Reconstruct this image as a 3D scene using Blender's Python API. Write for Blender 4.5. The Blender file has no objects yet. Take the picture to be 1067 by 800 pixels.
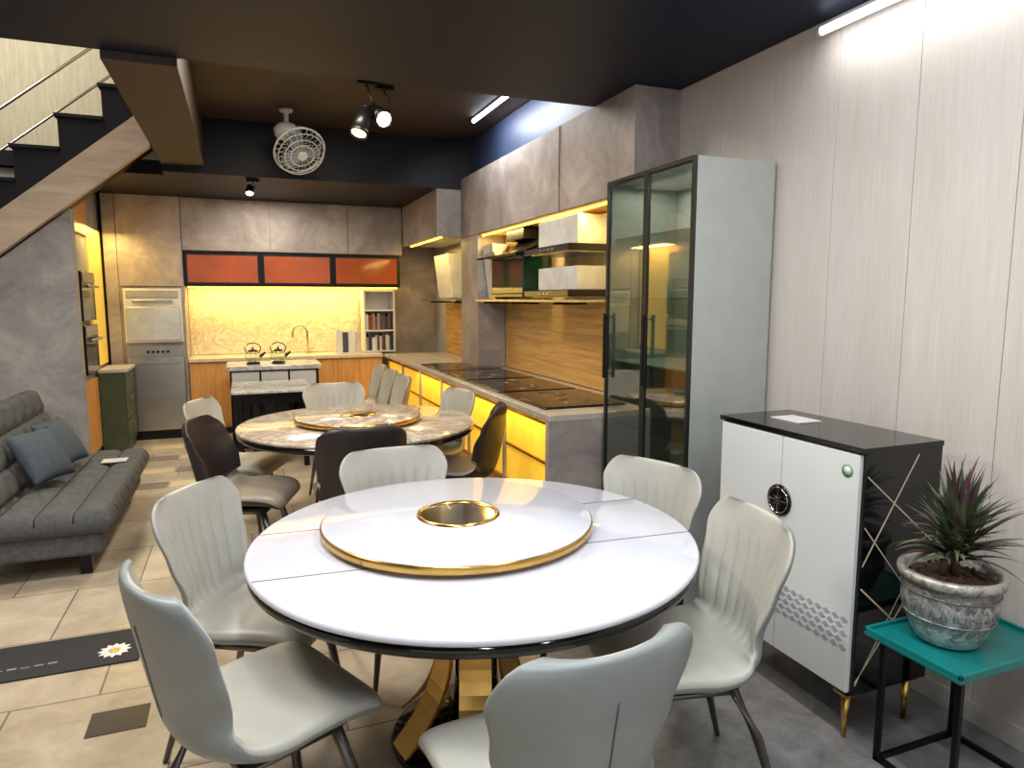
import bpy, bmesh, math, random
from mathutils import Vector, Matrix
random.seed(7)
scene = bpy.context.scene
scene.view_settings.view_transform = 'Standard'

# ------------------------------------------------------------ materials
def newmat(name):
    m = bpy.data.materials.new(name); m.use_nodes = True
    nt = m.node_tree
    return m, nt, nt.nodes['Principled BSDF']

def lin(c):
    return tuple(((x/255)/12.92 if x/255 <= .04045 else ((x/255+.055)/1.055)**2.4) for x in c)+(1,)

def coords(nt, scale=(1,1,1), rot=(0,0,0)):
    tc = nt.nodes.new('ShaderNodeTexCoord'); mp = nt.nodes.new('ShaderNodeMapping')
    mp.inputs['Scale'].default_value = scale; mp.inputs['Rotation'].default_value = rot
    nt.links.new(tc.outputs['Object'], mp.inputs['Vector'])
    return mp.outputs['Vector']

def ramp(nt, fac, stops):
    r = nt.nodes.new('ShaderNodeValToRGB')
    el = r.color_ramp.elements
    while len(el) < len(stops): el.new(0.5)
    for e, (p, c) in zip(el, stops):
        e.position = p; e.color = lin(c)
    nt.links.new(fac, r.inputs['Fac'])
    return r.outputs['Color']

def noise(nt, vec, scale, detail=4, rough=.6, dist=0):
    n = nt.nodes.new('ShaderNodeTexNoise')
    n.inputs['Scale'].default_value = scale; n.inputs['Detail'].default_value = detail
    n.inputs['Roughness'].default_value = rough; n.inputs['Distortion'].default_value = dist
    nt.links.new(vec, n.inputs['Vector'])
    return n.outputs['Fac']

def bump(nt, bs, h, strength=.2, dist=.01):
    b = nt.nodes.new('ShaderNodeBump'); b.inputs['Strength'].default_value = strength
    b.inputs['Distance'].default_value = dist
    nt.links.new(h, b.inputs['Height']); nt.links.new(b.outputs['Normal'], bs.inputs['Normal'])

def M(name, col, rough=.5, metal=0, var=0.06, nscale=8, coat=0, emis=None, estr=0, spec=None):
    m, nt, bs = newmat(name)
    f = noise(nt, coords(nt), nscale, 3)
    lo = tuple(max(0, c*(1-var)) for c in col); hi = tuple(min(255, c*(1+var)) for c in col)
    nt.links.new(ramp(nt, f, [(.3, lo), (.7, hi)]), bs.inputs['Base Color'])
    bs.inputs['Roughness'].default_value = rough; bs.inputs['Metallic'].default_value = metal
    bs.inputs['Coat Weight'].default_value = coat
    bs.inputs['Coat Roughness'].default_value = .05
    if spec is not None: bs.inputs['Specular IOR Level'].default_value = spec
    if emis:
        bs.inputs['Emission Color'].default_value = lin(emis); bs.inputs['Emission Strength'].default_value = estr
    return m

def leather(name, col, rough=.42):
    m = M(name, col, rough, var=.04, nscale=5)
    nt = m.node_tree; bs = nt.nodes['Principled BSDF']
    bump(nt, bs, noise(nt, coords(nt), 350, 2), .12, .002)
    return m

def stone(name, a, b, sc=2.2, rough=.55):
    m, nt, bs = newmat(name)
    v = coords(nt)
    f = noise(nt, v, sc, 9, .72, .6)
    nt.links.new(ramp(nt, f, [(.3, a), (.5, tuple((x+y)/2 for x, y in zip(a, b))), (.7, b)]), bs.inputs['Base Color'])
    bs.inputs['Roughness'].default_value = rough
    bump(nt, bs, noise(nt, v, 30, 5), .15, .004)
    return m

def wood(name, a, b, scale=(1,1,1), rough=.45, axis_scale=14):
    m, nt, bs = newmat(name)
    v = coords(nt, scale)
    f = noise(nt, v, axis_scale, 5, .6, .8)
    nt.links.new(ramp(nt, f, [(.3, a), (.7, b)]), bs.inputs['Base Color'])
    bs.inputs['Roughness'].default_value = rough
    return m

def marble(name, base, vein, sc=1.6, rough=.12):
    m, nt, bs = newmat(name)
    v = coords(nt)
    f = noise(nt, v, sc, 8, .65, 1.6)
    nt.links.new(ramp(nt, f, [(.38, base), (.46, vein), (.51, base), (.62, vein), (.68, base)]), bs.inputs['Base Color'])
    bs.inputs['Roughness'].default_value = rough
    return m

def E(name, col, s):
    m, nt, bs = newmat(name)
    bs.inputs['Base Color'].default_value = lin(col)
    bs.inputs['Emission Color'].default_value = lin(col); bs.inputs['Emission Strength'].default_value = s
    return m

grey_in = leather('leather_light_grey', (174,171,159))
grey_out = leather('leather_blue_grey', (136,141,138))
brown = leather('leather_dark_brown', (40,31,33), .4)
taupe = leather('leather_taupe', (136,127,112))
seam = M('seam_thread', (84,88,86), .7)
gunmetal = M('gunmetal_leg', (104,100,96), .28, .85)
blackm = M('black_metal', (20,20,22), .35, .5)
blackg = M('black_gloss', (10,10,12), .08, 0)
gold = M('brushed_gold', (210,168,92), .22, 1, .05)
steel = M('stainless_steel', (178,174,166), .3, 1, .04)
chrome = M('chrome', (220,220,220), .08, 1)
whiteg = M('white_gloss_glass', (208,208,216), .06, 0, .015, 2, coat=.2)
whitel = M('white_lacquer', (214,214,210), .2, 0, .01, 2)
whitep = M('white_plastic', (204,204,200), .4)
silver = M('silver_panel', (170,174,166), .35, .1, .02)
stone_m = stone('stone_panel', (124,113,107), (186,174,166))
stone_d = stone('stone_panel_dark', (116,112,110), (174,168,164))
marble_b = marble('brown_veined_marble', (206,194,178), (156,136,116), 1.8)
marble_w = marble('white_marble', (216,214,210), (168,166,164), 2.2)
wood_y = wood('oak_horizontal_grain', (176,126,66), (226,178,106), (3,.25,6), axis_scale=6)
wood_o = wood('oak_vertical_grain', (196,132,66), (228,170,94), (6,6,.4), axis_scale=5)
wood_s = wood('stair_wood', (158,137,116), (186,165,142), (1,6,6), axis_scale=3)
navy = M('navy_ceiling_paint', (14,22,42), .5, 0, .08, 1, spec=.25)
blackc = M('black_ceiling_paint', (14,14,20), .5, 0, .08, 1, spec=.3)
brownc = M('brown_ceiling_paint', (56,43,36), .6, 0, .08, 1)
green_gl = M('green_glass', (16,58,46), .08, 0, coat=.5)
teal = M('teal_lacquer', (14,120,116), .3)
sofa_m = M('sofa_fabric', (76,76,74), .8, 0, .12, 40)
sofa_crease = M('sofa_crease_shade', (30,30,30), .9)  # dark colour standing in for shade in the quilt creases
pillow_m = M('pillow_fabric', (64,74,82), .8, 0, .1, 40)
led_y = E('led_yellow', (255,200,70), 6)
led_w = E('led_tube_white', (225,235,255), 9)
led_w2 = E('led_tube_white_soft', (235,242,255), 4)
led_warm = E('lamp_warm', (255,225,160), 14)
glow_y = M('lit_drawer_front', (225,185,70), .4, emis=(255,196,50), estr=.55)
green_cab = M('green_cabinet', (74,88,70), .4)
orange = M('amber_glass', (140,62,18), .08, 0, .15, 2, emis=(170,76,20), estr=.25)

def wallpaper():
    m, nt, bs = newmat('pvc_wall_panel')
    v = coords(nt, (1, 1, .02))
    f = noise(nt, v, 160, 3, .6)
    f2 = noise(nt, coords(nt, (1, 1, .15)), 6, 3, .6)
    mx = nt.nodes.new('ShaderNodeMix'); mx.data_type = 'FLOAT'; mx.inputs[0].default_value = .35
    nt.links.new(f, mx.inputs[2]); nt.links.new(f2, mx.inputs[3])
    nt.links.new(ramp(nt, mx.outputs[0], [(.3, (196,184,172)), (.7, (216,206,195))]), bs.inputs['Base Color'])
    bs.inputs['Roughness'].default_value = .45
    bump(nt, bs, f, .15, .003)
    return m
wall_m = wallpaper()

def relief():
    m, nt, bs = newmat('backsplash_relief')
    v = coords(nt)
    f = noise(nt, v, 3.2, 8, .7, 2.2)
    c = ramp(nt, f, [(.40, (214,204,180)), (.46, (184,170,144)), (.5, (228,218,192)), (.58, (194,180,152)), (.62, (222,212,188))])
    nt.links.new(c, bs.inputs['Base Color']); bs.inputs['Roughness'].default_value = .35
    bump(nt, bs, f, .4, .02)
    return m
relief_m = relief()

def floor_mat():
    m, nt, bs = newmat('floor_tiles')
    v = coords(nt)
    b = nt.nodes.new('ShaderNodeTexBrick'); b.offset = .5
    b.inputs['Scale'].default_value = 1; b.inputs['Brick Width'].default_value = .6
    b.inputs['Row Height'].default_value = .6; b.inputs['Mortar Size'].default_value = .004
    b.inputs['Color1'].default_value = lin((204,190,168)); b.inputs['Color2'].default_value = lin((178,163,140))
    b.inputs['Mortar'].default_value = lin((118,106,92))
    nt.links.new(v, b.inputs['Vector'])
    n = noise(nt, v, 5, 8, .7, .5)
    mul = nt.nodes.new('ShaderNodeMix'); mul.data_type = 'RGBA'; mul.blend_type = 'MULTIPLY'; mul.inputs[0].default_value = .7
    nt.links.new(b.outputs['Color'], mul.inputs[6])
    nt.links.new(ramp(nt, n, [(.3, (184,174,160)), (.7, (255,255,255))]), mul.inputs[7])
    g = ramp(nt, noise(nt, v, 9, 10, .75, .3), [(.3, (98,96,95)), (.7, (150,146,142))])
    sx = nt.nodes.new('ShaderNodeSeparateXYZ'); nt.links.new(v, sx.inputs[0])
    a = nt.nodes.new('ShaderNodeMath'); a.operation = 'GREATER_THAN'; a.inputs[1].default_value = .9
    nt.links.new(sx.outputs['X'], a.inputs[0])
    a2 = nt.nodes.new('ShaderNodeMath'); a2.operation = 'LESS_THAN'; a2.inputs[1].default_value = 3.9
    nt.links.new(sx.outputs['Y'], a2.inputs[0])
    a3 = nt.nodes.new('ShaderNodeMath'); a3.operation = 'MULTIPLY'
    nt.links.new(a.outputs[0], a3.inputs[0]); nt.links.new(a2.outputs[0], a3.inputs[1])
    mx = nt.nodes.new('ShaderNodeMix'); mx.data_type = 'RGBA'
    nt.links.new(a3.outputs[0], mx.inputs[0]); nt.links.new(mul.outputs[2], mx.inputs[6]); nt.links.new(g, mx.inputs[7])
    nt.links.new(mx.outputs[2], bs.inputs['Base Color'])
    bs.inputs['Roughness'].default_value = .3
    return m
floor_m = floor_mat()

def tinted_glass(name, col, base=.05, k=.8):
    m = bpy.data.materials.new(name); m.use_nodes = True; nt = m.node_tree
    nt.nodes.clear()
    o = nt.nodes.new('ShaderNodeOutputMaterial'); t = nt.nodes.new('ShaderNodeBsdfTransparent')
    g = nt.nodes.new('ShaderNodeBsdfGlossy'); g.inputs['Roughness'].default_value = .03
    t.inputs['Color'].default_value = lin(col)
    lw = nt.nodes.new('ShaderNodeLayerWeight'); lw.inputs['Blend'].default_value = .5
    p = nt.nodes.new('ShaderNodeMath'); p.operation = 'POWER'; p.inputs[1].default_value = 2.5
    nt.links.new(lw.outputs['Facing'], p.inputs[0])
    q = nt.nodes.new('ShaderNodeMath'); q.operation = 'MULTIPLY_ADD'; q.inputs[1].default_value = k; q.inputs[2].default_value = base
    nt.links.new(p.outputs[0], q.inputs[0])
    mx = nt.nodes.new('ShaderNodeMixShader')
    nt.links.new(q.outputs[0], mx.inputs[0])
    nt.links.new(t.outputs[0], mx.inputs[1]); nt.links.new(g.outputs[0], mx.inputs[2])
    nt.links.new(mx.outputs[0], o.inputs[0])
    return m
smoke = tinted_glass('smoked_glass', (218,224,218), .10, .9)
clear = tinted_glass('clear_glass', (235,242,238), .04, .6)

# ------------------------------------------------------------ mesh builder
class B:
    def __init__(s):
        s.bm = bmesh.new(); s.mats = []
    def mi(s, m):
        if m not in s.mats: s.mats.append(m)
        return s.mats.index(m)
    def add(s, tb, mat, smooth=False, mtx=None):
        if mat is not None:
            i = s.mi(mat)
            for f in tb.faces: f.material_index = i
        for f in tb.faces: f.smooth = smooth
        if mtx is not None: tb.transform(mtx)
        me = bpy.data.meshes.new('tmp'); tb.to_mesh(me); tb.free()
        s.bm.from_mesh(me); bpy.data.meshes.remove(me)
    def box(s, x0, x1, y0, y1, z0, z1, mat, bev=0, mtx=None, seg=2):
        tb = bmesh.new(); bmesh.ops.create_cube(tb, size=1)
        for v in tb.verts:
            v.co = Vector(((x0+x1)/2+v.co.x*(x1-x0), (y0+y1)/2+v.co.y*(y1-y0), (z0+z1)/2+v.co.z*(z1-z0)))
        if bev: bmesh.ops.bevel(tb, geom=tb.edges[:], offset=bev, segments=seg, affect='EDGES', profile=.5)
        s.add(tb, mat, False, mtx)
    def cone(s, p0, p1, r0, r1, mat, seg=16, smooth=True):
        p0 = Vector(p0); p1 = Vector(p1); d = p1-p0
        tb = bmesh.new(); bmesh.ops.create_cone(tb, cap_ends=True, segments=seg, radius1=r0, radius2=r1, depth=d.length)
        q = d.to_track_quat('Z', 'Y').to_matrix().to_4x4()
        i = s.mi(mat)
        for f in tb.faces: f.material_index = i; f.smooth = smooth and len(f.verts) == 4
        tb.transform(Matrix.Translation((p0+p1)/2) @ q)
        me = bpy.data.meshes.new('tmp'); tb.to_mesh(me); tb.free(); s.bm.from_mesh(me); bpy.data.meshes.remove(me)
    def lathe(s, prof, c, mat, seg=48, smooth=True, mtx=None):
        tb = bmesh.new(); rings = []
        for r, z in prof:
            if r < 1e-5: rings.append([tb.verts.new((c[0], c[1], c[2]+z))])
            else: rings.append([tb.verts.new((c[0]+r*math.cos(2*math.pi*k/seg), c[1]+r*math.sin(2*math.pi*k/seg), c[2]+z)) for k in range(seg)])
        for a, b in zip(rings, rings[1:]):
            for k in range(seg):
                k2 = (k+1) % seg
                if len(a) == 1 and len(b) == 1: continue
                if len(a) == 1: tb.faces.new((a[0], b[k2], b[k]))
                elif len(b) == 1: tb.faces.new((a[k], a[k2], b[0]))
                else: tb.faces.new((a[k], a[k2], b[k2], b[k]))
        bmesh.ops.recalc_face_normals(tb, faces=tb.faces[:])
        s.add(tb, mat, smooth, mtx)
    def tube(s, pts, r, mat, seg=10, closed=False):
        pts = [Vector(p) for p in pts]; tb = bmesh.new(); rings = []; n = len(pts)
        for i, p in enumerate(pts):
            a = pts[(i-1) % n] if (closed or i > 0) else p
            b = pts[(i+1) % n] if (closed or i < n-1) else p
            d = (b-a).normalized()
            rr = r[i] if isinstance(r, (list, tuple)) else r
            ref = Vector((0, 0, 1)) if abs(d.z) < .9 else Vector((1, 0, 0))
            u = d.cross(ref).normalized(); w = d.cross(u)
            rings.append([tb.verts.new(p+(u*math.cos(2*math.pi*k/seg)+w*math.sin(2*math.pi*k/seg))*rr) for k in range(seg)])
        rng = range(n if closed else n-1)
        for i in rng:
            a = rings[i]; b = rings[(i+1) % n]
            for k in range(seg):
                k2 = (k+1) % seg; tb.faces.new((a[k], a[k2], b[k2], b[k]))
        if not closed:
            tb.faces.new(rings[0]); tb.faces.new(rings[-1])
        bmesh.ops.recalc_face_normals(tb, faces=tb.faces[:])
        s.add(tb, mat, True)
    def poly(s, pts, ext, mat):
        tb = bmesh.new(); e = Vector(ext)
        a = [tb.verts.new(Vector(p)) for p in pts]; b = [tb.verts.new(Vector(p)+e) for p in pts]
        tb.faces.new(a); tb.faces.new(list(reversed(b)))
        n = len(pts)
        for i in range(n): tb.faces.new((a[i], b[i], b[(i+1) % n], a[(i+1) % n]))
        bmesh.ops.recalc_face_normals(tb, faces=tb.faces[:])
        s.add(tb, mat, False)
    def done(s, name, loc=(0,0,0), rz=0):
        me = bpy.data.meshes.new(name); s.bm.to_mesh(me); s.bm.free()
        for m in s.mats: me.materials.append(m)
        ob = bpy.data.objects.new(name, me); scene.collection.objects.link(ob)
        ob.location = loc; ob.rotation_euler = (0, 0, rz)
        return ob

def interp(pts, s):
    for (a, va), (b, vb) in zip(pts, pts[1:]):
        if s <= b:
            t = (s-a)/(b-a) if b > a else 0
            t = t*t*(3-2*t)
            return va+(vb-va)*t
    return pts[-1][1]

def catmull(P, s):
    n = len(P)-1; x = min(s*n, n-1e-6); i = int(x); t = x-i
    p = [P[max(0, min(n, i+k))] for k in (-1, 0, 1, 2)]
    return tuple(.5*((2*p[1][j])+(-p[0][j]+p[2][j])*t+(2*p[0][j]-5*p[1][j]+4*p[2][j]-p[3][j])*t*t+(-p[0][j]+3*p[1][j]-3*p[2][j]+p[3][j])*t**3) for j in (0, 1))

def chair_mesh(kind):
    b = B()
    dark = kind == 'dark'
    inn = brown if dark else grey_in; out = brown if dark else grey_out
    prof = [(.25,.435), (.20,.468), (.08,.472), (-.06,.462), (-.165,.462), (-.225,.515), (-.25,.61), (-.272,.72), (-.292,.82), (-.305,.905)]
    W = [(0,.205), (.1,.235), (.35,.24), (.5,.205), (.6,.19), (.75,.225), (.88,.25), (1,.245)]
    C = [(0,0), (.3,.012), (.5,.06), (.65,.08), (.85,.07), (1,.045)]
    if dark:
        W = [(0,.215), (.1,.245), (.35,.25), (.5,.24), (.6,.235), (.75,.25), (.9,.245), (1,.20)]
        C = [(0,0), (.3,.03), (.5,.13), (.7,.14), (.85,.10), (1,.05)]
    TH = [(0,.045), (.15,.075), (.45,.065), (.6,.042), (1,.030)]
    ns, ntt = 46, 80
    ss = sorted(set([i/ns for i in range(ns+1)]+[.006,.012,.985,.993]))
    tb = bmesh.new(); G = {}
    iin = b.mi(inn); iout = b.mi(out); ise = b.mi(taupe if dark else grey_in)
    for side in (1, -1):
        for i, s_ in enumerate(ss):
            y, z = catmull(prof, s_); y2, z2 = catmull(prof, min(1, s_+.01)); y1, z1 = catmull(prof, max(0, s_-.01))
            ty, tz = y2-y1, z2-z1; L = math.hypot(ty, tz); ny, nz = tz/L, -ty/L
            w = interp(W, s_)
            if s_ > .85:
                q = (s_-.85)/.15; w *= .58+.42*math.sqrt(max(0, 1-q**2.4))
            if s_ < .07:
                q = (.07-s_)/.07; w *= .8+.2*math.sqrt(max(0, 1-q*q))
            es = math.sqrt(max(0, 1-abs(2*s_-1)**26))
            for j in range(ntt+1):
                t = (2*j/ntt-1)
                t = math.copysign(abs(t)**.9, t)
                c = interp(C, s_)*abs(t)**2.2
                th = interp(TH, s_)*.5*math.sqrt(max(0, 1-abs(t)**8))*es
                rib = 0
                if side == 1 and .50 < s_ < .88 and not dark:
                    rib = -.010*(1-abs(math.sin(t*math.pi*4.5)))**2*min(1, (s_-.50)/.05, (.88-s_)/.05)
                d = c+side*th+rib*(1-abs(t)**6)
                G[side, i, j] = tb.verts.new((t*w, y+ny*d, z+nz*d))
    for side in (1, -1):
        for i in range(len(ss)-1):
            for j in range(ntt):
                f = tb.faces.new((G[side, i, j], G[side, i, j+1], G[side, i+1, j+1], G[side, i+1, j]))
                f.material_index = (ise if ss[i] < .48 else iin) if side == 1 else iout
                f.smooth = True
    bmesh.ops.remove_doubles(tb, verts=tb.verts[:], dist=.0006)
    bmesh.ops.recalc_face_normals(tb, faces=tb.faces[:])
    me = bpy.data.meshes.new('t'); tb.to_mesh(me); tb.free(); b.bm.from_mesh(me)
    pts = []
    for k in range(14):
        s_ = .60+.27*k/13; y, z = catmull(prof, s_); pts.append((0, y-interp(TH, s_)*.5-.0005, z))
    b.tube(pts, .0024, seam if not dark else blackm, 6)
    b.box(-.16,.16,-.14,.16,.405,.43, blackm, .006)
    for sx in (-1, 1):
        for sy, fy in ((.13,.21), (-.12,-.27)):
            b.tube([(sx*.15, sy, .415), (sx*.178, (sy+fy)/2, .26), (sx*.215, fy, .0)], [.018,.016,.009], gunmetal, 12)
        b.tube([(sx*.15, .13, .405), (sx*.15, -.12, .405)], .012, gunmetal, 8)
    me2 = bpy.data.meshes.new('dining_chair_'+kind); b.bm.to_mesh(me2); b.bm.free()
    for m in b.mats: me2.materials.append(m)
    return me2
chair_g = chair_mesh('grey'); chair_d = chair_mesh('dark')

def place_chair(me, bx, by, fx, fy, name='dining_chair'):
    l = math.hypot(fx, fy); fx /= l; fy /= l
    ob = bpy.data.objects.new(name, me); scene.collection.objects.link(ob)
    ob.location = (bx+.30*fx, by+.30*fy, 0.002); ob.rotation_euler = (0, 0, math.atan2(-fx, fy))
    return ob

# ------------------------------------------------------------ room shell
def simple(name, *boxes):
    b = B()
    for bx in boxes: b.box(*bx)
    return b.done(name)
simple('floor', (-4.2,2.6,-2.5,9.4,-.1,0, floor_m))
b = B()
b.box(2.515,2.65,-2.5,9.4,0,3.4, wall_m)
edges = [-2.5,-1.6,-1.2,-.8,-.4,0,.4,.8,1.2,1.6,2.0,2.4,2.8,3.2,3.6]
for a, c in zip(edges, edges[1:]):
    b.box(2.5,2.52,a+.0012,c-.0012,.0,2.82, wall_m, .0015, seg=1)
b.done('wall_right')
simple('baseboard_right', (2.485,2.499,-2.5,2.73,0,.08, M('skirting', (205,198,190), .4)))
simple('wall_far', (-2.3,2.51,9.2,9.4,0,3.4, stone_m))
simple('wall_left', (-4.2,-4.0,-2.5,9.4,0,4.8, stone_d))
simple('ceiling_front', (-4.0,2.5,-2.5,4.1,2.822,3.3, navy))
simple('ceiling_main', (-.6,2.51,4.1,7.0,3.22,3.4, brownc), (-.6,-.25,4.1,7.0,2.78,3.22, brownc))
simple('ceiling_kitchen', (-.6,2.49,7.0,9.19,2.72,3.4, blackc), (-2.3,-.6,7.2,9.19,2.72,2.84, blackc))
simple('beam_wall_top', (2.3,2.495,4.12,6.99,2.83,3.21, M('blue_grey_paint', (44,54,80), .5)))
cream = wood('cream_wallpaper', (192,182,154), (220,210,182), (8,8,.6), axis_scale=8)
simple('wall_stairwell', (-4.0,-.6,7.21,7.36,2.85,4.8, cream))
simple('ceiling_stairwell', (-4.0,-.4,4.1,7.4,4.8,4.9, whitel))
simple('wall_stairwell_side', (-.6,-.4,4.1,7.2,3.41,4.8, cream))

sl = .82
def zs(x): return 1.93+(x+1.64)*sl
b = B()
b.poly([(-4.0,6.3,0), (-1.2,6.3,0), (-1.2,6.3,zs(-1.2)-.01), (-3.9,6.3,max(.05,zs(-3.9)-.01))], (0,.12,0), stone_d)
b.done('wall_under_stair')
b = B()
run, rise = .30, .246
black_tread = M('black_step', (12,11,12), .5, spec=.25)
pts = [(-3.9,6.2,zs(-3.9)), (-.61,6.2,zs(-.61)), (-.61,6.2,zs(-.61)+.30), (-3.9,6.2,zs(-3.9)+.30)]
b.poly(pts, (0,.07,0), wood_s)
for k in range(11):
    x1 = -.62-k*run; x0 = x1-run
    zt = zs(x1)+.45
    if zt-rise < .1: break
    b.poly([(x0,6.21,zs(x0)+.2), (x1,6.21,zs(x1)+.2), (x1,6.21,zt), (x0,6.21,zt)], (0,.95,0), black_tread)
    b.box(x0-.02,x1,6.19,7.17,zt-.03,zt, black_tread, .004)
b.tube([(-3.4,6.6,zs(-3.4)+.85), (-.64,6.6,zs(-.64)+.85)], .010, steel)
b.tube([(-3.4,6.6,zs(-3.4)+1.15), (-.64,6.6,zs(-.64)+1.15)], .012, steel)
for k in (0,8):
    x = -.66-k*run; b.tube([(x,6.6,zs(x)+.42), (x,6.6,zs(x)+1.15)], .010, steel)
b.done('staircase')

# ------------------------------------------------------------ far kitchen
b = B()
b.box(-1.36,-.59,8.62,9.195,0,2.715, stone_m)
b.box(-1.355,-1.235,8.60,8.62,.1,2.715, stone_m,.002)
b.box(-1.225,-.60,8.60,8.62,1.73,2.715, stone_m,.002)
b.done('tall_kitchen_cabinet')
b = B()
b.box(-1.2,-.62,8.575,8.598,1.10,1.70, whitep,.008)
b.box(-1.17,-.65,8.565,8.58,1.60,1.68, M('appliance_grey',(150,150,150),.4),.004)
b.box(-1.10,-.72,8.545,8.565,1.55,1.575, steel,.006)
for s in (-1.1,-.72): b.box(s-.01,s+.01,8.55,8.58,1.55,1.575, steel)
b.box(-1.18,-.64,8.568,8.58,1.12,1.5, M('appliance_panel',(192,194,192),.25,.3),.01)
b.done('built_in_dishwasher')
b = B()
b.box(-1.2,-.62,8.57,8.598,.10,1.06, steel,.008)
b.box(-1.2,-.62,8.56,8.572,.94,1.06, M('control_panel_silver',(150,150,146),.35,.6),.004)
for k in range(5): b.box(-1.0+.05*k,-.97+.05*k,8.555,8.562,.985,1.01, blackm)
b.box(-1.15,-.67,8.53,8.55,.86,.89, steel,.006)
for s in (-1.13,-.69): b.box(s-.01,s+.01,8.54,8.58,.86,.89, steel)
b.box(-1.2,-.62,8.58,8.598,0,.1, blackm)
b.done('stainless_dishwasher')
b = B()
b.box(-.585,1.92,8.64,9.195,2.13,2.715, stone_m)
for a, c in ((-.585,.35), (.36,1.25), (1.26,1.92)): b.box(a,c,8.625,8.645,2.135,2.715, stone_m,.002)
b.box(-.585,1.90,8.68,9.195,1.73,2.125, blackm)
for k in range(3):
    x0 = -.57+k*.825
    b.box(x0,x0+.80,8.655,8.685,1.75,2.11, blackm,.004)
    b.box(x0+.025,x0+.775,8.648,8.66,1.775,2.085, orange)
b.box(-.56,1.88,8.78,8.80,1.715,1.73, led_y)
b.done('wall_cabinet')
b = B()
b.box(-.585,1.64,8.64,9.16,.08,.86, wood_o)
for k in range(4):
    b.box(-.58+k*.555,-.03+k*.555,8.62,8.645,.12,.84, wood_o,.003)
b.box(-.585,1.65,8.60,9.165,.86,.90, M('worktop_beige',(214,200,172),.25),.004)
b.box(-.585,1.64,8.68,8.7,0,.08, blackm)
b.done('kitchen_base_cabinet')
simple('wall_backsplash', (-.585,1.9,9.17,9.199,.905,1.725, relief_m))
b = B()
pts = [(.77,9.0,.90),(.77,9.0,1.15)]+[(.77-.09+.09*math.cos(a),9.0,1.15+.11*math.sin(a)) for a in [math.pi*k/10 for k in range(1,11)]]+[(.59,9.0,1.10)]
b.tube(pts,.014, steel); b.cone((.77,9.0,.90),(.77,9.0,.93),.03,.028, steel); b.cone((.79,9,.95),(.86,9,.98),.01,.008, steel)
b.done('kitchen_faucet')
b = B()
x0,x1,y0,y1 = 1.46,1.86,8.84,9.14
b.box(x0,x0+.02,y0,y1,.905,1.70, whitel); b.box(x1-.02,x1,y0,y1,.905,1.70, whitel); b.box(x0,x1,y1-.015,y1,.905,1.70, whitel)
for z in (.905,1.17,1.43,1.68): b.box(x0+.02,x1-.02,y0,y1-.015,z,z+.02, whitel)
bc = [M('book_cover_%d'%i, c, .5) for i, c in enumerate([(60,70,95),(200,190,175),(120,60,50),(220,220,220),(50,50,52),(150,140,110)])]
for z in (.925,1.19):
    x = x0+.03
    while x < x1-.06:
        w = random.uniform(.018,.035); h = random.uniform(.16,.22)
        b.box(x,x+w,y0+.03,y0+.2,z,z+h, random.choice(bc)); x += w+.002
b.done('bookshelf')
b = B()
for k in range(4):
    b.box(1.10+k*.08,1.17+k*.08,8.78+.02*k,8.80+.02*k,.905,1.20-.03*(k%2), [whitel,bc[0],bc[3],bc[1]][k])
b.box(1.08,1.42,8.76,8.90,.902,.915, whitel)
b.done('brochure_stand')

b = B()
b.box(-2.3,-1.40,7.25,9.19,0,2.71, stone_d)
b.box(-1.40,-1.375,7.3,7.9,.1,.8, wood_o)
b.box(-1.40,-1.375,7.26,7.9,2.2,2.71, wood_o)
b.box(-1.40,-1.38,7.9,8.58,.9,2.3, M('niche_yellow_glow',(225,190,95),.5,emis=(255,200,70),estr=.3))  # yellow light in the niche is put into the material as glow
b.done('oven_tower_cabinet')
for zz in (.88,1.38):
    b = B()
    b.box(-1.399,-1.34,7.28,7.86,zz,zz+.46, blackg,.006)
    b.box(-1.34,-1.33,7.30,7.84,zz+.36,zz+.45, steel,.003)
    b.box(-1.31,-1.29,7.32,7.82,zz+.31,zz+.335, steel,.006)
    b.box(-1.34,-1.30,7.33,7.35,zz+.31,zz+.335, steel); b.box(-1.34,-1.30,7.79,7.81,zz+.31,zz+.335, steel)
    b.done('built_in_oven')
b = B()
b.box(-1.374,-1.15,7.92,8.52,.0,.84, green_cab)
for k in range(3): b.box(-1.15,-1.135,7.94,8.5,.08+k*.255,.32+k*.255, green_cab,.004)
for k in range(3): b.box(-1.135,-1.12,8.1,8.3,.27+k*.255,.285+k*.255, gold)
b.box(-1.374,-1.12,7.91,8.53,.84,.87, whitel)
b.done('green_drawer_cabinet')

# ------------------------------------------------------------ right kitchen display
b = B()
b.box(2.19,2.498,3.58,6.99,2.22,2.818, stone_m)
for yy in (4.6,5.8): b.box(2.183,2.191,yy,yy+.006,2.22,2.818, stone_d)
b.box(2.2,2.49,3.7,6.4,2.205,2.22, wood_y)
b.box(2.22,2.235,3.8,6.4,2.19,2.205, led_y)
b.done('bulkhead_stone')
b = B()
b.box(1.93,2.485,7.0,8.61,2.24,2.715, stone_m)
b.box(2.0,2.015,7.1,8.5,2.225,2.24, led_y)
b.done('bulkhead_stone_rear')
simple('stone_pillar', (2.19,2.476,6.45,6.99,.905,2.215, stone_m))
b = B()
b.box(2.478,2.499,3.62,6.44,.905,1.56, wood_y); b.box(2.478,2.499,3.62,6.44,1.56,2.2, M('lit_niche_back',(222,200,150),.5))
b.box(2.478,2.499,7.1,8.6,.905,1.56, wood_y); b.box(2.478,2.499,7.1,8.6,1.56,2.2, whitel)
b.done('wood_wall_cladding')
b = B()
b.box(2.16,2.47,3.66,6.44,1.565,1.575, clear); b.box(2.155,2.165,3.66,6.44,1.56,1.58, steel)
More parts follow.
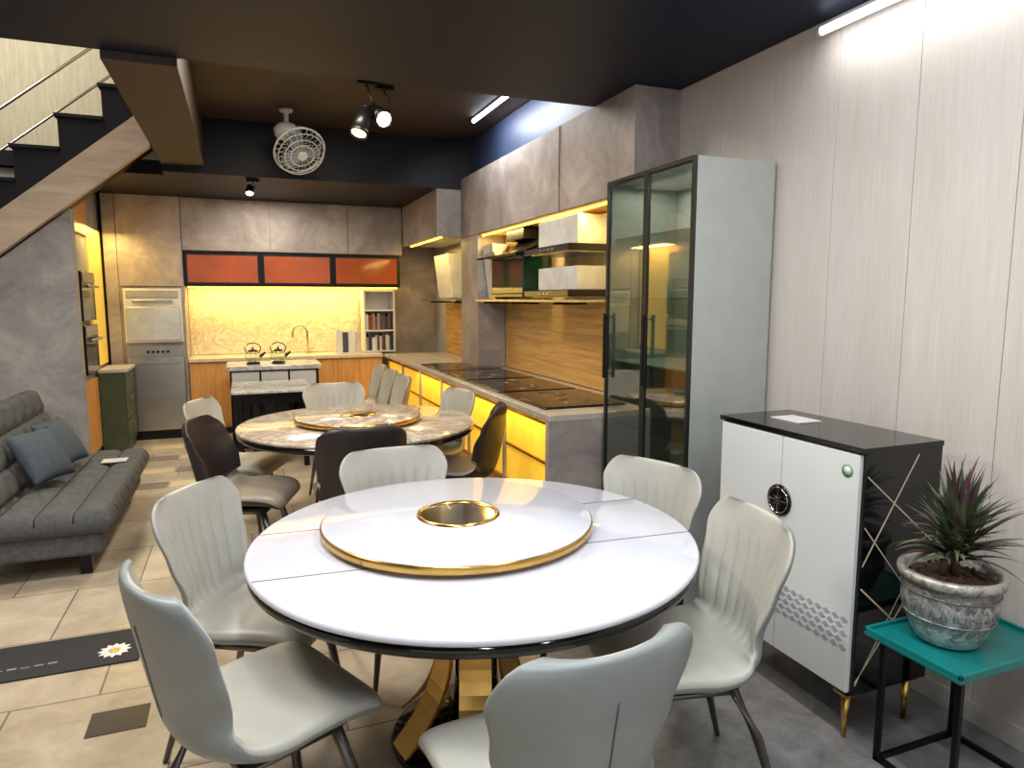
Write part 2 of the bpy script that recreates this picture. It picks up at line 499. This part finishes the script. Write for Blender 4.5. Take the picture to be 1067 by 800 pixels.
b.box(2.16,2.47,7.1,8.6,1.565,1.575, clear); b.box(2.155,2.165,7.1,8.6,1.56,1.58, steel)
for yy in (3.8,4.7,5.6,6.3,7.3,8.3): b.box(2.2,2.475,yy,yy+.02,1.54,1.564, blackm)
b.done('glass_shelf')
b = B()
ct = M('counter_light_quartz',(184,174,158),.2)
b.box(1.74,2.49,3.66,8.60,.08,.86, stone_d)
b.box(1.66,2.476,3.60,8.60,.86,.90, ct,.004)
b.box(1.66,2.49,3.60,3.655,0,.86, stone_m)
b.box(1.80,2.49,3.7,8.6,0,.08, blackm)
yy = 3.68
while yy < 7.8:
    b.box(1.715,1.745,yy,yy+.78,.10,.30, wood_o,.003)
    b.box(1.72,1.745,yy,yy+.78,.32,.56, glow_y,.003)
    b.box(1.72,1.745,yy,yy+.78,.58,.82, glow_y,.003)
    for zz in (.31,.57,.82): b.box(1.71,1.745,yy,yy+.78,zz-.008,zz+.008, gold)
    b.box(1.705,1.745,yy+.78,yy+.82,.08,.86, stone_m)
    yy += .82
b.done('kitchen_counter')
for k in range(4):
    b = B(); y0 = 3.80+k*.80
    b.box(1.72,2.34,y0,y0+.74,.902,.915, blackg,.004)
    for (dx,dy,r) in ((.30,.19,.10),(.30,.55,.10)):
        b.lathe([(r,.0),(r,.003),(r-.005,.003),(r-.005,0)], (1.72+dx,y0+dy,.914), gunmetal, 32)
    b.box(1.74,1.752,y0+.27,y0+.45,.915,.917, steel)
    b.done('cooktop')
b = B()
b.box(2.20,2.45,5.32,6.08,1.63,1.95, green_gl,.006)
b.box(2.19,2.46,5.30,6.10,1.60,1.63, blackg,.003)
b.poly([(2.08,5.22,1.96),(2.10,5.22,1.945),(2.46,5.22,2.10),(2.46,5.22,2.13)], (0,.96,0), blackg)
b.poly([(2.16,5.30,1.95),(2.45,5.30,1.95),(2.45,5.30,2.08)], (0,.8,0), blackm)
b.box(2.28,2.47,5.5,5.9,2.10,2.2, blackm,.004)
b.box(2.196,2.2,5.55,5.85,1.66,1.68, steel)
b.done('range_hood')
for z0, hh in ((1.92,.26),(1.60,.22)):
    b = B()
    b.box(2.12,2.47,4.3,5.1,z0,z0+.05, blackg,.006)
    b.box(2.22,2.47,4.36,5.04,z0+.05,z0+hh, whitep,.006)
    b.box(2.16,2.44,4.36,5.04,z0-.006,z0, steel)
    for k in range(4): b.box(2.115,2.121,4.55+k*.07,4.58+k*.07,z0+.018,z0+.032, steel)
    b.done('range_hood')
for y0 in (6.12,7.6):
    b = B()
    b.poly([(2.46,y0,1.60),(2.28,y0,1.60),(2.22,y0,2.10),(2.46,y0,2.10)], (0,.28 if y0<7 else .6,0), whitep)
    b.box(2.25,2.46,y0-.005,y0+.28,1.585,1.60, steel)
    b.done('range_hood')

def area(name, loc, size, sizey, energy, col, rot=(0,0,0)):
    l = bpy.data.lights.new(name, 'AREA'); l.shape = 'RECTANGLE'; l.size = size; l.size_y = sizey
    l.energy = energy; l.color = col
    o = bpy.data.objects.new(name, l); scene.collection.objects.link(o); o.location = loc; o.rotation_euler = rot
    return o
Y = (1,.70,.20)
area('led_strip_niche', (2.25,5.05,2.19), .03, 2.6, 21, Y)
area('led_strip_niche_rear', (2.1,7.85,2.21), .03, 1.3, 11, Y)
area('led_strip_backsplash', (.65,8.95,1.71), 2.4, .04, 26, Y, (math.radians(15),0,0))
area('led_strip_left', (-1.25,8.1,2.3), .2, .8, 12, Y)
area('led_strip_counter', (1.62,5.4,.84), .03, 3.4, 8, Y, (0,math.radians(-25),0))

# ------------------------------------------------------------ island + rectangular table
b = B()
b.box(-.14,.76,7.68,8.24,.0,.84, blackm)
for k in range(3): b.box(-.12+k*.29,.15+k*.29,7.66,7.685,.62,.82, whitel,.004)
for k in range(3): b.box(-.12+k*.29,.15+k*.29,7.66,7.685,.1,.6, blackg,.004)
b.box(-.17,.79,7.62,8.28,.84,.885, marble_w,.004)
b.done('kitchen_island')
for x in (.10,.36):
    b = B()
    b.lathe([(0,0),(.055,0),(.085,.03),(.09,.06),(.07,.10),(.05,.115)], (x,7.9,.905), clear, 28)
    b.lathe([(.0,0),(.07,0),(.07,.018),(0,.018)], (x,7.9,.887), blackm, 24)
    b.lathe([(.052,.0),(.055,.008),(.03,.022),(.01,.026),(.012,.045),(0,.05)], (x,7.9,1.018), blackm, 24)
    b.tube([(x-.06,7.9,1.0),(x-.085,7.9,1.06),(x-.05,7.9,1.10),(x,7.9,1.115),(x+.05,7.9,1.10),(x+.085,7.9,1.06),(x+.06,7.9,1.0)],.006, blackm,8)
    b.cone((x+.07,7.9,.96),(x+.13,7.9,1.01),.018,.010, blackm)
    b.done('glass_teapot')
b = B()
b.box(-.12,.60,6.62,7.45,.72,.745, marble_w,.004); b.box(-.115,.595,6.625,7.445,.70,.72, blackg,.003)
for (x,y) in ((-.08,6.66),(.50,6.66),(-.08,7.36),(.50,7.36)): b.box(x,x+.05,y,y+.05,0,.70, blackm,.004)
b.box(-.06,.53,6.68,7.38,.62,.70, blackm)
b.box(.05,.43,6.8,7.25,.1,.62, blackg,.01)
b.done('rectangular_table')

# ------------------------------------------------------------ dining tables
def round_table(name, cx, cy, R, topm, seams_or_creases=False):
    b = B()
    b.lathe([(0,.737),(R-.01,.737),(R-.002,.742),(R,.750),(R-.003,.757),(R-.008,.76),(0,.76)], (0,0,0), topm, 96)
    b.lathe([(0,.685),(R-.07,.685),(R-.02,.700),(R-.006,.712),(R-.004,.7365),(0,.7365)], (0,0,0), blackg, 96)
    if seams_or_creases:
        for yy in (.21,-.21):
            hx = math.sqrt(R*R-yy*yy)-.006
            b.box(-hx,hx,yy-.0025,yy+.0025,.7585,.7606, M('table_seam',(70,66,70),.5))
    b.lathe([(0,0),(.30,0),(.31,.01),(.30,.025),(.10,.04),(0,.04)], (0,0,0.001), blackg, 64)
    b.lathe([(0,.04),(.09,.04),(.075,.30),(.10,.60),(.22,.69),(0,.69)], (0,0,0), blackg, 40)
    for k in range(6):
        a = 2*math.pi*k/6+.25
        ca, sa = math.cos(a), math.sin(a)
        pr = []
        for i in range(17):
            t = i/16; z = .04+.65*t; r = .12+.17*(2*t-1)**2
            pr.append((r, z))
        w = .055; tb = bmesh.new(); rows = []
        for r, z in pr:
            row = []
            for (dr, dw) in ((0,-w),(0,w),(.014,w),(.014,-w)):
                row.append(tb.verts.new((ca*(r+dr)-sa*dw, sa*(r+dr)+ca*dw, z)))
            rows.append(row)
        for p, q in zip(rows, rows[1:]):
            for j in range(4): tb.faces.new((p[j], p[(j+1)%4], q[(j+1)%4], q[j]))
        tb.faces.new(rows[0]); tb.faces.new(rows[-1])
        bmesh.ops.recalc_face_normals(tb, faces=tb.faces[:])
        b.add(tb, gold, False)
    return b.done(name, (cx,cy,0), math.radians(-4))
round_table('round_dining_table', .735, 2.21, .765, whiteg, True)
round_table('round_dining_table', .71, 4.61, .78, marble_b)
def turntable(cx, cy, R, topm, hole):
    b = B()
    b.lathe([(0,.0),(.16,.0),(.16,.012),(0,.012)], (0,0,0), blackm, 40)
    b.lathe([(0,.012),(R-.01,.012),(R,.016),(R,.038),(R-.004,.042),(R-.006,.042)], (0,0,0), gold, 96)
    b.lathe([(R-.004,.0405),(R-.008,.047),(0,.047)], (0,0,0), topm, 96)
    if hole:
        b.lathe([(.15,.047),(.148,.054),(.138,.055),(.132,.050),(.13,.0475)], (0,0,0), gold, 64)
        b.lathe([(.132,.049),(0,.049)], (0,0,0), chrome, 64)
    else:
        b.lathe([(.12,.0475),(.118,.050),(0,.050)], (0,0,0), gold, 64)
    return b.done('lazy_susan', (cx,cy,.761))
turntable(.70, 2.30, .485, whiteg, True)
turntable(.71, 4.63, .42, marble_b, False)

place_chair(chair_g, -.265, 1.77, .90, .40)
place_chair(chair_g, -.23, 2.65, .86, -.50)
place_chair(chair_g, .61, 3.06, .05, -1)
place_chair(chair_g, 1.61, 2.37, -1, -.35)
place_chair(chair_g, 1.535, 1.66, -.95, .20)
place_chair(chair_g, .645, 1.075, -.09, 1)
place_chair(chair_d, -.30, 4.20, .92, -.30)
place_chair(chair_g, -.33, 5.00, .92, -.38)
place_chair(chair_d, .58, 3.58, .02, 1)
place_chair(chair_d, 1.555, 4.06, -.90, .40)
place_chair(chair_g, 1.55, 4.88, -.97, -.2)
place_chair(chair_g, .67, 5.66, 0, -1)
for yy in (5.95,6.5,7.05): place_chair(chair_g, 1.36, yy, -1, 0)

# ------------------------------------------------------------ tall display cabinet
b = B()
x0,x1,y0,y1,zt = 2.0,2.48,2.74,3.56,2.25
inner = M('cabinet_inner_grey',(206,206,198),.5)
b.box(x0+.02,x1,y0,y0+.025,.03,zt, silver,.002); b.box(x0+.02,x1,y1-.025,y1,.03,zt, silver,.002)
b.box(x0+.02,x1,y0+.026,y1-.026,zt-.025,zt, silver); b.box(x0+.02,x1,y0+.001,y1-.001,.0,.05, blackm)
b.box(x1-.012,x1,y0+.026,y1-.026,.05,zt-.026, inner)
for z in (.45,.85,1.22,1.58,1.92): b.box(x0+.05,x1-.015,y0+.026,y1-.026,z,z+.008, clear if z != 1.22 else inner)
ym = (y0+y1)/2
fm = M('door_frame_dark',(60,60,58),.3,.6)
for a, c in ((y0,ym-.002),(ym+.002,y1)):
    fr = .018
    b.box(x0,x0+.019,a,a+fr,.06,zt, fm); b.box(x0,x0+.019,c-fr,c,.06,zt, fm)
    b.box(x0,x0+.019,a+fr,c-fr,.06,.06+fr, fm); b.box(x0,x0+.019,a+fr,c-fr,zt-fr,zt, fm)
    b.box(x0+.008,x0+.012,a+fr,c-fr,.06+fr,zt-fr, smoke)
    b.box(x0-.03,x0-.015,c-.045,c-.025,1.12,1.50, blackm,.003)
    for z in (1.14,1.47): b.box(x0-.02,x0,c-.042,c-.028,z,z+.012, blackm)
b.done('glass_display_cabinet')
area('cabinet_fill_light', (2.26,3.15,2.21), .3, .6, 4.5, (1,.96,.88))  # fill added to brighten the cabinet interior

# ------------------------------------------------------------ sideboard
b = B()
x0,x1,y0,y1,z0,z1 = 1.93,2.32,1.66,2.40,.18,1.08
b.box(x0+.022,x1,y0,y1,z0,z1-.02, blackg,.003)
b.box(x0,x1,y0-.004,y1+.004,z1-.02,z1, blackg,.003)
ym = (y0+y1)/2
for a, c in ((y0+.012,ym-.002),(ym+.002,y1-.012)):
    b.box(x0+.003,x0+.022,a,c,z0+.012,z1-.026, whitel,.003)
rot = Matrix.Translation((x0+.003,ym,.80)) @ Matrix.Rotation(math.radians(-90),4,'Y')
b.lathe([(0,0),(.062,0),(.062,.006),(.058,.009),(0,.009)], (0,0,0), blackg, 40, True, rot)
b.lathe([(.052,.009),(.052,.011),(.049,.011),(.049,.009)], (0,0,0), chrome, 40, True, rot)
for k in range(4):
    m2 = rot @ Matrix.Rotation(math.pi*k/4,4,'Z')
    b.box(-.045 if k%2==0 else -.025,.045 if k%2==0 else .025,-.002,.002,.009,.012, chrome, 0, m2)
hexm = M('band_grey',(160,162,166),.25)
for r in range(5):
    for k in range(18):
        yy = y0+.035+k*.0395+(.02 if r%2 else 0); zz = .355+r*.026
        if yy+.017 > y1-.02 : continue
        b.poly([(x0+.0025,yy-.017,zz),(x0+.0025,yy,zz-.011),(x0+.0025,yy+.017,zz),(x0+.0025,yy,zz+.011)], (-.0015,0,0), hexm)
ln = M('side_inlay_line',(214,200,166),.4)
def sline(ax,az,cx_,cz,w=.003):
    d = Vector((cx_-ax,0,cz-az)); L = d.length; n = Vector((-d.z,0,d.x))/L*w
    b.poly([(ax-n.x,y0-.0005,az-n.z),(cx_-n.x,y0-.0005,cz-n.z),(cx_+n.x,y0-.0005,cz+n.z),(ax+n.x,y0-.0005,az+n.z)], (0,-.001,0), ln)
sline(x0+.03,z0+.05,x1-.01,.66); sline(x0+.03,.58,x1-.01,.28); sline(x0+.03,z0+.04,x1-.16,z0+.36,.002)
sline(x0+.03,.98,x1-.01,.70,.002); sline(x0+.03,.66,x1-.12,1.04,.0025); sline(x0+.03,.80,x1-.01,.40,.002)
st = Matrix.Translation((x0+.003,y0+.06,.99)) @ Matrix.Rotation(math.radians(-90),4,'Y')
b.lathe([(0,0),(.024,0),(.024,.001),(0,.001)], (0,0,0), M('green_sticker',(110,160,120),.5), 24, True, st)
b.lathe([(0,.0012),(.015,.0012),(.015,.0016),(0,.0016)], (0,0,0), whitel, 24, True, st)
for (x,y) in ((x0+.04,y0+.04),(x1-.05,y0+.04),(x0+.04,y1-.04),(x1-.05,y1-.04)):
    b.cone((x,y,0),(x,y,z0),.008,.017, gold, 16)
    b.box(x-.03,x+.03,y-.03,y+.03,z0-.012,z0, gold,.002)
b.done('sideboard')
simple('paper_note', (2.08,2.2,2.10,2.26,1.081,1.085, whitel))

# ------------------------------------------------------------ side table, pot, plant
b = B()
x0,x1,y0,y1,zt = 1.915,2.41,1.26,1.60,.47
b.box(x0,x1,y0,y1,zt-.02,zt, teal,.008,seg=3)
for a in ((x0,x0+.012,y0,y1),(x1-.012,x1,y0,y1),(x0,x1,y0,y0+.012),(x0,x1,y1-.012,y1)):
    b.box(a[0],a[1],a[2],a[3],zt-.004,zt+.012, teal,.003)
for x in (x0+.05,x1-.075):
    for y in (y0+.03,y1-.045): b.box(x,x+.018,y,y+.018,0,zt-.02, blackm,.002)
    b.box(x,x+.018,y0+.03,y1-.03,0,.018, blackm,.002); b.box(x,x+.018,y0+.03,y1-.03,zt-.045,zt-.02, blackm,.002)
b.box(x0+.05,x1-.06,y1-.045,y1-.03,.0,.018, blackm); b.box(x0+.05,x1-.06,y0+.03,y0+.045,zt-.04,zt-.02, blackm)
b.done('teal_side_table')

def pot_mat():
    m, nt, bs = newmat('glazed_pot')
    v = coords(nt); sx = nt.nodes.new('ShaderNodeSeparateXYZ'); nt.links.new(v, sx.inputs[0])
    n = noise(nt, v, 26, 7, .75, 1)
    ad = nt.nodes.new('ShaderNodeMath'); ad.operation = 'MULTIPLY_ADD'; ad.inputs[1].default_value = .34
    nt.links.new(n, ad.inputs[0]); nt.links.new(sx.outputs['Z'], ad.inputs[2])
    mr = nt.nodes.new('ShaderNodeMapRange'); mr.inputs['From Min'].default_value = .09; mr.inputs['From Max'].default_value = .42
    nt.links.new(ad.outputs[0], mr.inputs['Value'])
    nt.links.new(ramp(nt, mr.outputs[0], [(.0,(170,172,170)),(.3,(212,212,208)),(.48,(104,108,108)),(.62,(190,190,186)),(.78,(96,94,90)),(1,(190,184,172))]), bs.inputs['Base Color'])
    bs.inputs['Roughness'].default_value = .3; bs.inputs['Metallic'].default_value = .4
    bump(nt, bs, noise(nt, v, 60, 4, .7), .5, .006)
    return m
potm = pot_mat()
b = B(); px, py, pz = 2.11, 1.45, .473
S = .93
def sc(l): return [(r*S, z*S) for r, z in l]
b.lathe(sc([(0,0),(.085,0),(.10,.008),(.125,.06),(.143,.12),(.150,.17),(.148,.20),(.141,.212),(.150,.218),(.163,.225),(.168,.24),(.165,.255),(.152,.26),(.142,.25),(.138,.22),(0,.215)]), (0,0,0), potm, 64)
for zz, rr in ((.19*S,.151*S),(.10*S,.140*S)):
    b.tube([(rr*math.cos(2*math.pi*k/48), rr*math.sin(2*math.pi*k/48), zz) for k in range(48)], .003, potm, 6, True)
for k in range(26):
    a = 2*math.pi*k/26
    b.tube([(.146*S*math.cos(a+t*.10), .146*S*math.sin(a+t*.10), (.12+.06*math.sin(math.pi*t))*S) for t in (0,.3,.6,1)], .0032, potm, 5)
soil = stone('potting_soil', (40,28,20), (100,70,50), 40, .9)
b.lathe(sc([(0,.238),(.06,.236),(.139,.226)]), (0,0,0), soil, 40)
for k in range(70):
    a = random.uniform(0,6.28); r = random.uniform(0,.118)
    p = Vector((r*math.cos(a), r*math.sin(a), .236*S)); tb = bmesh.new()
    bmesh.ops.create_icosphere(tb, subdivisions=1, radius=random.uniform(.006,.012)); b.add(tb, soil, False, Matrix.Translation(p))
b.done('plant_pot', (px,py,pz))
def leaf_mat(nm, a, c):
    m, nt, bs = newmat(nm)
    f = noise(nt, coords(nt), 16, 3)
    nt.links.new(ramp(nt, f, [(.35,a),(.65,c)]), bs.inputs['Base Color'])
    bs.inputs['Roughness'].default_value = .42
    return m
leafs = [leaf_mat('leaf_green', (56,76,50), (96,108,74)), leaf_mat('leaf_purple', (66,40,50), (104,66,74)), leaf_mat('leaf_dark', (50,56,44), (86,74,66)), leaf_mat('leaf_olive', (72,82,56), (114,112,86))]
b = B()
for (sx_, sy_, h) in ((0,0,.12),(.03,.02,.07),(-.03,.015,.05)):
    b.tube([(sx_,sy_,0),(sx_*1.1,sy_*1.1,h)], .012, M('stem',(96,70,48),.8), 8)
def leaf(o, az, el, L, w, droop):
    tb = bmesh.new(); rows = []; n = 9
    p = Vector(o); e = el
    h = Vector((math.cos(az), math.sin(az), 0)); sd = Vector((-math.sin(az), math.cos(az), 0))
    for i in range(n+1):
        t = i/n; d = h*math.cos(e)+Vector((0,0,1))*math.sin(e)
        up = -h*math.sin(e)+Vector((0,0,1))*math.cos(e)
        ww = w*(math.sin(math.pi*min(1,.12+.88*t)**.75)) if t < 1 else 0.0005
        ww = max(ww, .0006)
        rows.append([tb.verts.new(p-sd*ww+up*ww*.35), tb.verts.new(p), tb.verts.new(p+sd*ww+up*ww*.35)])
        p = p+d*(L/n); e -= droop/n
    for a, c in zip(rows, rows[1:]):
        tb.faces.new((a[0],a[1],c[1],c[0])); tb.faces.new((a[1],a[2],c[2],c[1]))
    b.add(tb, random.choice(leafs), True)
for k in range(150):
    az = k*2.39996; q = k/150
    el = math.radians(88-62*q+random.uniform(-8,8))
    L = random.uniform(.20,.28)*(1-.18*q)
    if math.sin(az) > .4: L *= .8
    o = (random.uniform(-.03,.03), random.uniform(-.02,.02), .05+.09*(1-q))
    leaf(o, az, el, L, random.uniform(.009,.014), random.uniform(.3,1.0)*(.5+q))
b.done('potted_cordyline', (px,py-.01,pz+.222))

# ------------------------------------------------------------ sofa
def pad(b, o, U, V, N, th, cu, cv, mat, puff=.03, n=8, rnd=.03):
    o, U, V, N = Vector(o), Vector(U), Vector(V), Vector(N).normalized()
    tb = bmesh.new(); nu, nv = cu*n, cv*n; top = []; bot = []
    for i in range(nu+1):
        rt = []; rb = []
        for j in range(nv+1):
            u, v = i/nu, j/nv
            eu = min(u, 1-u)*U.length; ev = min(v, 1-v)*V.length
            k = min(1, eu/rnd)*1.0; l = min(1, ev/rnd)
            ed = math.sqrt(max(0,1-(1-k)**2))*math.sqrt(max(0,1-(1-l)**2))
            q = min(abs(math.sin(math.pi*u*cu)), abs(math.sin(math.pi*v*cv)))**.6
            h = th*.5*(.3+.7*ed)+puff*q*(.35+.65*ed)
            rt.append(tb.verts.new(o+U*u+V*v+N*(th*.5+h))); rb.append(tb.verts.new(o+U*u+V*v+N*(th*.5-th*.5*(.3+.7*ed))))
        top.append(rt); bot.append(rb)
    seams_or_creases = []
    for i in range(n, nu, n): seams_or_creases.append([top[i][j].co+N*.001 for j in range(nv+1)])
    for j in range(n, nv, n): seams_or_creases.append([top[i][j].co+N*.001 for i in range(nu+1)])
    seams_or_creases = [[p.copy() for p in s] for s in seams_or_creases]
    for i in range(nu):
        for j in range(nv):
            tb.faces.new((top[i][j],top[i+1][j],top[i+1][j+1],top[i][j+1]))
            tb.faces.new((bot[i][j],bot[i][j+1],bot[i+1][j+1],bot[i+1][j]))
    for i in range(nu):
        tb.faces.new((top[i][0],bot[i][0],bot[i+1][0],top[i+1][0])); tb.faces.new((top[i][nv],top[i+1][nv],bot[i+1][nv],bot[i][nv]))
    for j in range(nv):
        tb.faces.new((top[0][j],top[0][j+1],bot[0][j+1],bot[0][j])); tb.faces.new((top[nu][j],bot[nu][j],bot[nu][j+1],top[nu][j+1]))
    bmesh.ops.recalc_face_normals(tb, faces=tb.faces[:])
    b.add(tb, mat, True)
    for s in seams_or_creases: b.tube(s, .0045, sofa_crease, 6)  # thin dark tubes paint crease shade so the quilting shows
b = B()
b.box(-1.48,-.80,4.36,6.0,.13,.27, sofa_m,.02)
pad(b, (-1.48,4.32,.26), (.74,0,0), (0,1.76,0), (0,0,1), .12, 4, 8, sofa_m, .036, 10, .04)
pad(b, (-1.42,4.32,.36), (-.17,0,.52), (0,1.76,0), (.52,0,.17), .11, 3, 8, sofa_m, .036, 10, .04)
for (x,y) in ((-.90,4.46),(-.90,5.9),(-1.42,4.46),(-1.42,5.9)): b.box(x-.03,x+.03,y-.03,y+.03,0,.135, blackm,.005)
b.done('sofa_bed')
def pillow(loc, rot):
    tb = bmesh.new(); n = 18; g = {}
    for s in (1,-1):
        for i in range(n+1):
            for j in range(n+1):
                u = 2*i/n-1; v = 2*j/n-1
                h = .07*((1-u*u)*(1-v*v))**.45
                pin = 1-.06*(1-abs(u)**2)*(abs(v)**4) ; pin2 = 1-.06*(1-abs(v)**2)*(abs(u)**4)
                g[s,i,j] = tb.verts.new((u*.175*pin2, v*.175*pin, s*h))
    for s in (1,-1):
        for i in range(n):
            for j in range(n): tb.faces.new((g[s,i,j],g[s,i+1,j],g[s,i+1,j+1],g[s,i,j+1]))
    bmesh.ops.remove_doubles(tb, verts=tb.verts[:], dist=.0005); bmesh.ops.recalc_face_normals(tb, faces=tb.faces[:])
    b = B(); b.add(tb, pillow_m, True); o = b.done('throw_pillow', loc); o.rotation_euler = rot
pillow((-1.21,5.00,.605), (0,math.radians(60),math.radians(-25)))
pillow((-1.20,5.45,.605), (0,math.radians(58),math.radians(-15)))
simple('paper_flyer', (-.98,-.82,5.50,5.62,.42,.425, whitel))

# ------------------------------------------------------------ mats
b = B()
b.box(-1.35,-.49,3.24,3.57,.001,.009, M('black_mat',(30,28,30),.7),.003)
for k in range(12):
    a = 2*math.pi*k/12; c = Vector((-.60,3.36,.0095)); d = Vector((math.cos(a),math.sin(a),0)); s = Vector((-d.y,d.x,0))
    b.poly([c+d*.015, c+d*.045-s*.014, c+d*.068, c+d*.045+s*.014], (0,0,.001), whitel)
b.lathe([(0,0),(.018,0),(.018,.002),(0,.002)], (-.60,3.36,.0095), M('daisy_centre',(220,180,50),.6), 16)
for k in range(9):
    b.box(-1.25+k*.05,-1.215+k*.05,3.33,3.337+.004*(k%3),.009,.0097, M('mat_text',(120,118,114),.7))
b.done('door_mat')
simple('floor_inlay_tile', (-.60,-.40,2.70,2.86,0.0005,.003, M('dark_tile',(60,54,50),.3)))
b = B()
md = M('mosaic_dark',(130,114,96),.3); mc = M('mosaic_cream',(214,196,150),.3)
for i in range(2):
    for j in range(4):
        x = -.95+i*.32; y = 6.3+j*.55
        b.box(x,x+.3,y,y+.2,.0005,.003, md if (i+j) % 2 == 0 else mc)
b.done('floor_mosaic_tiles')

# ------------------------------------------------------------ ceiling fixtures
def tube_light(p0, p1, off=(0,0,1), mt=None):
    b = B(); p0 = Vector(p0); p1 = Vector(p1); o = Vector(off)
    b.tube([p0,p1], .018, mt or led_w, 12)
    d = (p1-p0).normalized()
    for p, s in ((p0,-1),(p1,1)): b.cone(p, p+d*s*.02, .019,.019, whitep)
    q = o*.018
    b.cone(p0+q, p1+q, .012, .012, whitep, 8)
    b.done('tube_light')
tube_light((2.04,5.0,3.185),(2.04,6.1,3.185))
tube_light((2.45,1.30,2.76),(2.45,2.46,2.76),(1,0,0), led_w2)
for x, y in ((.2,-.2),(1.3,-.2),(.2,1.25),(1.3,1.25)):
    tube_light((x,y,2.785),(x,y+1.1,2.785))
CW = (.92,.96,1)
area('tube_glow_wall', (2.38,1.87,2.70), .04, 1.1, 2.5, CW, (0,math.radians(-35),0))
area('tube_glow_main', (2.02,5.55,3.15), .05, 1.1, 20, CW, (0,math.radians(-25),0))
for x in (.2,1.3):
    area('tube_glow_front', (x,.35,2.76), .08, 1.1, 25, CW)
    area('tube_glow_front', (x,1.8,2.76), .08, 1.1, 22, CW)
area('stairwell_light', (-1.9,5.6,4.7), 1.2, 1.2, 70, (1,.94,.82))
area('fill_light_mid', (.6,4.9,3.2), .6, .6, 56, (1,.89,.73))  # added fill light under the main ceiling, not a real panel
area('fill_light_kitchen', (.3,7.9,2.70), .6, .4, 24, (1,.92,.80))  # added fill brightening the far kitchen, no fixture there
area('fill_light_left', (-1.3,3.1,2.8), .6, .6, 62, (1,.96,.89))  # unseen fill added to lift the left stone wall

b = B()
c = Vector((.52,6.45,2.92))
b.lathe([(0,3.215-2.92),(.06,3.215-2.92),(.055,.275),(.02,.265),(.02,.10),(0,.10)], (c.x-.08,c.y,c.z), whitep, 24)
b.lathe([(0,.14),(.07,.135),(.11,.09),(.10,.03),(.05,0),(0,0)], (c.x-.08,c.y,c.z+.04), whitep, 32)
ax = Vector((.25,-.75,-.75)).normalized()
R = ax.to_track_quat('Z','Y').to_matrix().to_4x4(); T = Matrix.Translation(c+ax*.05) @ R
def tp(x,y,z): return T @ Vector((x,y,z))
b.cone(tp(0,0,-.12), tp(0,0,-.01), .045,.055, whitep, 24)
for r, z in ((.22,.03),(.20,.085),(.15,.10),(.10,.105),(.20,-.02)):
    b.tube([tp(r*math.cos(2*math.pi*k/40), r*math.sin(2*math.pi*k/40), z) for k in range(40)], .004 if r<.22 else .008, whitep, 6, True)
for k in range(24):
    a = 2*math.pi*k/24
    b.tube([tp(r*math.cos(a), r*math.sin(a), z) for r, z in ((.04,.11),(.12,.105),(.19,.09),(.22,.03),(.19,-.03),(.06,-.04))], .002, whitep, 5)
b.cone(tp(0,0,.10), tp(0,0,.118), .045,.04, whitep, 24)
bl = M('fan_blade',(120,132,138),.3)
for k in range(3):
    a = 2*math.pi*k/3; tb = bmesh.new(); rows = []
    for i in range(7):
        r = .04+.15*i/6; w = .03+.045*math.sin(math.pi*(i+1)/8)
        rows.append([tb.verts.new(Vector((r*math.cos(a+s*w/r*.9), r*math.sin(a+s*w/r*.9), .03+s*.02))) for s in (-1,0,1)])
    for p, q in zip(rows, rows[1:]):
        for j in (0,1): tb.faces.new((p[j],p[j+1],q[j+1],q[j]))
    b.add(tb, bl, True, T)
b.done('ceiling_fan')

def spot(name, c, ax, r, L, top):
    b = B(); c = Vector(c); ax = Vector(ax).normalized()
    b.cone(c-ax*L*.5, c+ax*L*.5, r*.8, r, blackm, 28)
    b.cone(c-ax*L*.62, c-ax*L*.5, r*.5, r*.8, blackm, 28)
    b.cone(c+ax*L*.5, c+ax*(L*.5+.004), r*.8, r*.8, led_warm, 28)
    b.lathe([(r,0),(r*1.05,0),(r*1.05,.03),(r*.9,.03),(r*.9,0),(r,0)], (0,0,0), blackm, 28, True, Matrix.Translation(c+ax*(L*.5-.015)) @ ax.to_track_quat('Z','Y').to_matrix().to_4x4())
    b.tube([(c.x,c.y,c.z),(c.x+r*1.3,c.y,c.z+.03),(c.x+r*1.3,c.y,(c.z+top)/2),(c.x+r*.5,c.y,top-.02)], .008, blackm)
    b.box(c.x-.03,c.x+r+.05,c.y-.03,c.y+.03,top-.03,top-.001, blackm,.004)
    b.done(name)
spot('spotlight', (.92,5.42,2.92), (-.35,-.35,-1), .068, .20, 3.22)
spot('spotlight', (1.06,5.50,3.00), (.25,-.75,-.45), .07, .19, 3.22)
spot('spotlight', (.13,7.15,2.62), (-.1,-.6,-.8), .04, .08, 2.72)

w = bpy.data.worlds.new('world'); scene.world = w; w.use_nodes = True
bg = w.node_tree.nodes['Background']; bg.inputs['Color'].default_value = (.92,.95,1,1); bg.inputs['Strength'].default_value = .95

cam = bpy.data.cameras.new('camera'); co = bpy.data.objects.new('camera', cam); scene.collection.objects.link(co)
cam.sensor_fit = 'HORIZONTAL'; cam.sensor_width = 36; cam.lens = 710/1067*36; cam.clip_start = .05
co.location = (0,0,1.58); co.rotation_euler = (math.radians(90-7.07),0,math.radians(-21.58))
scene.camera = co
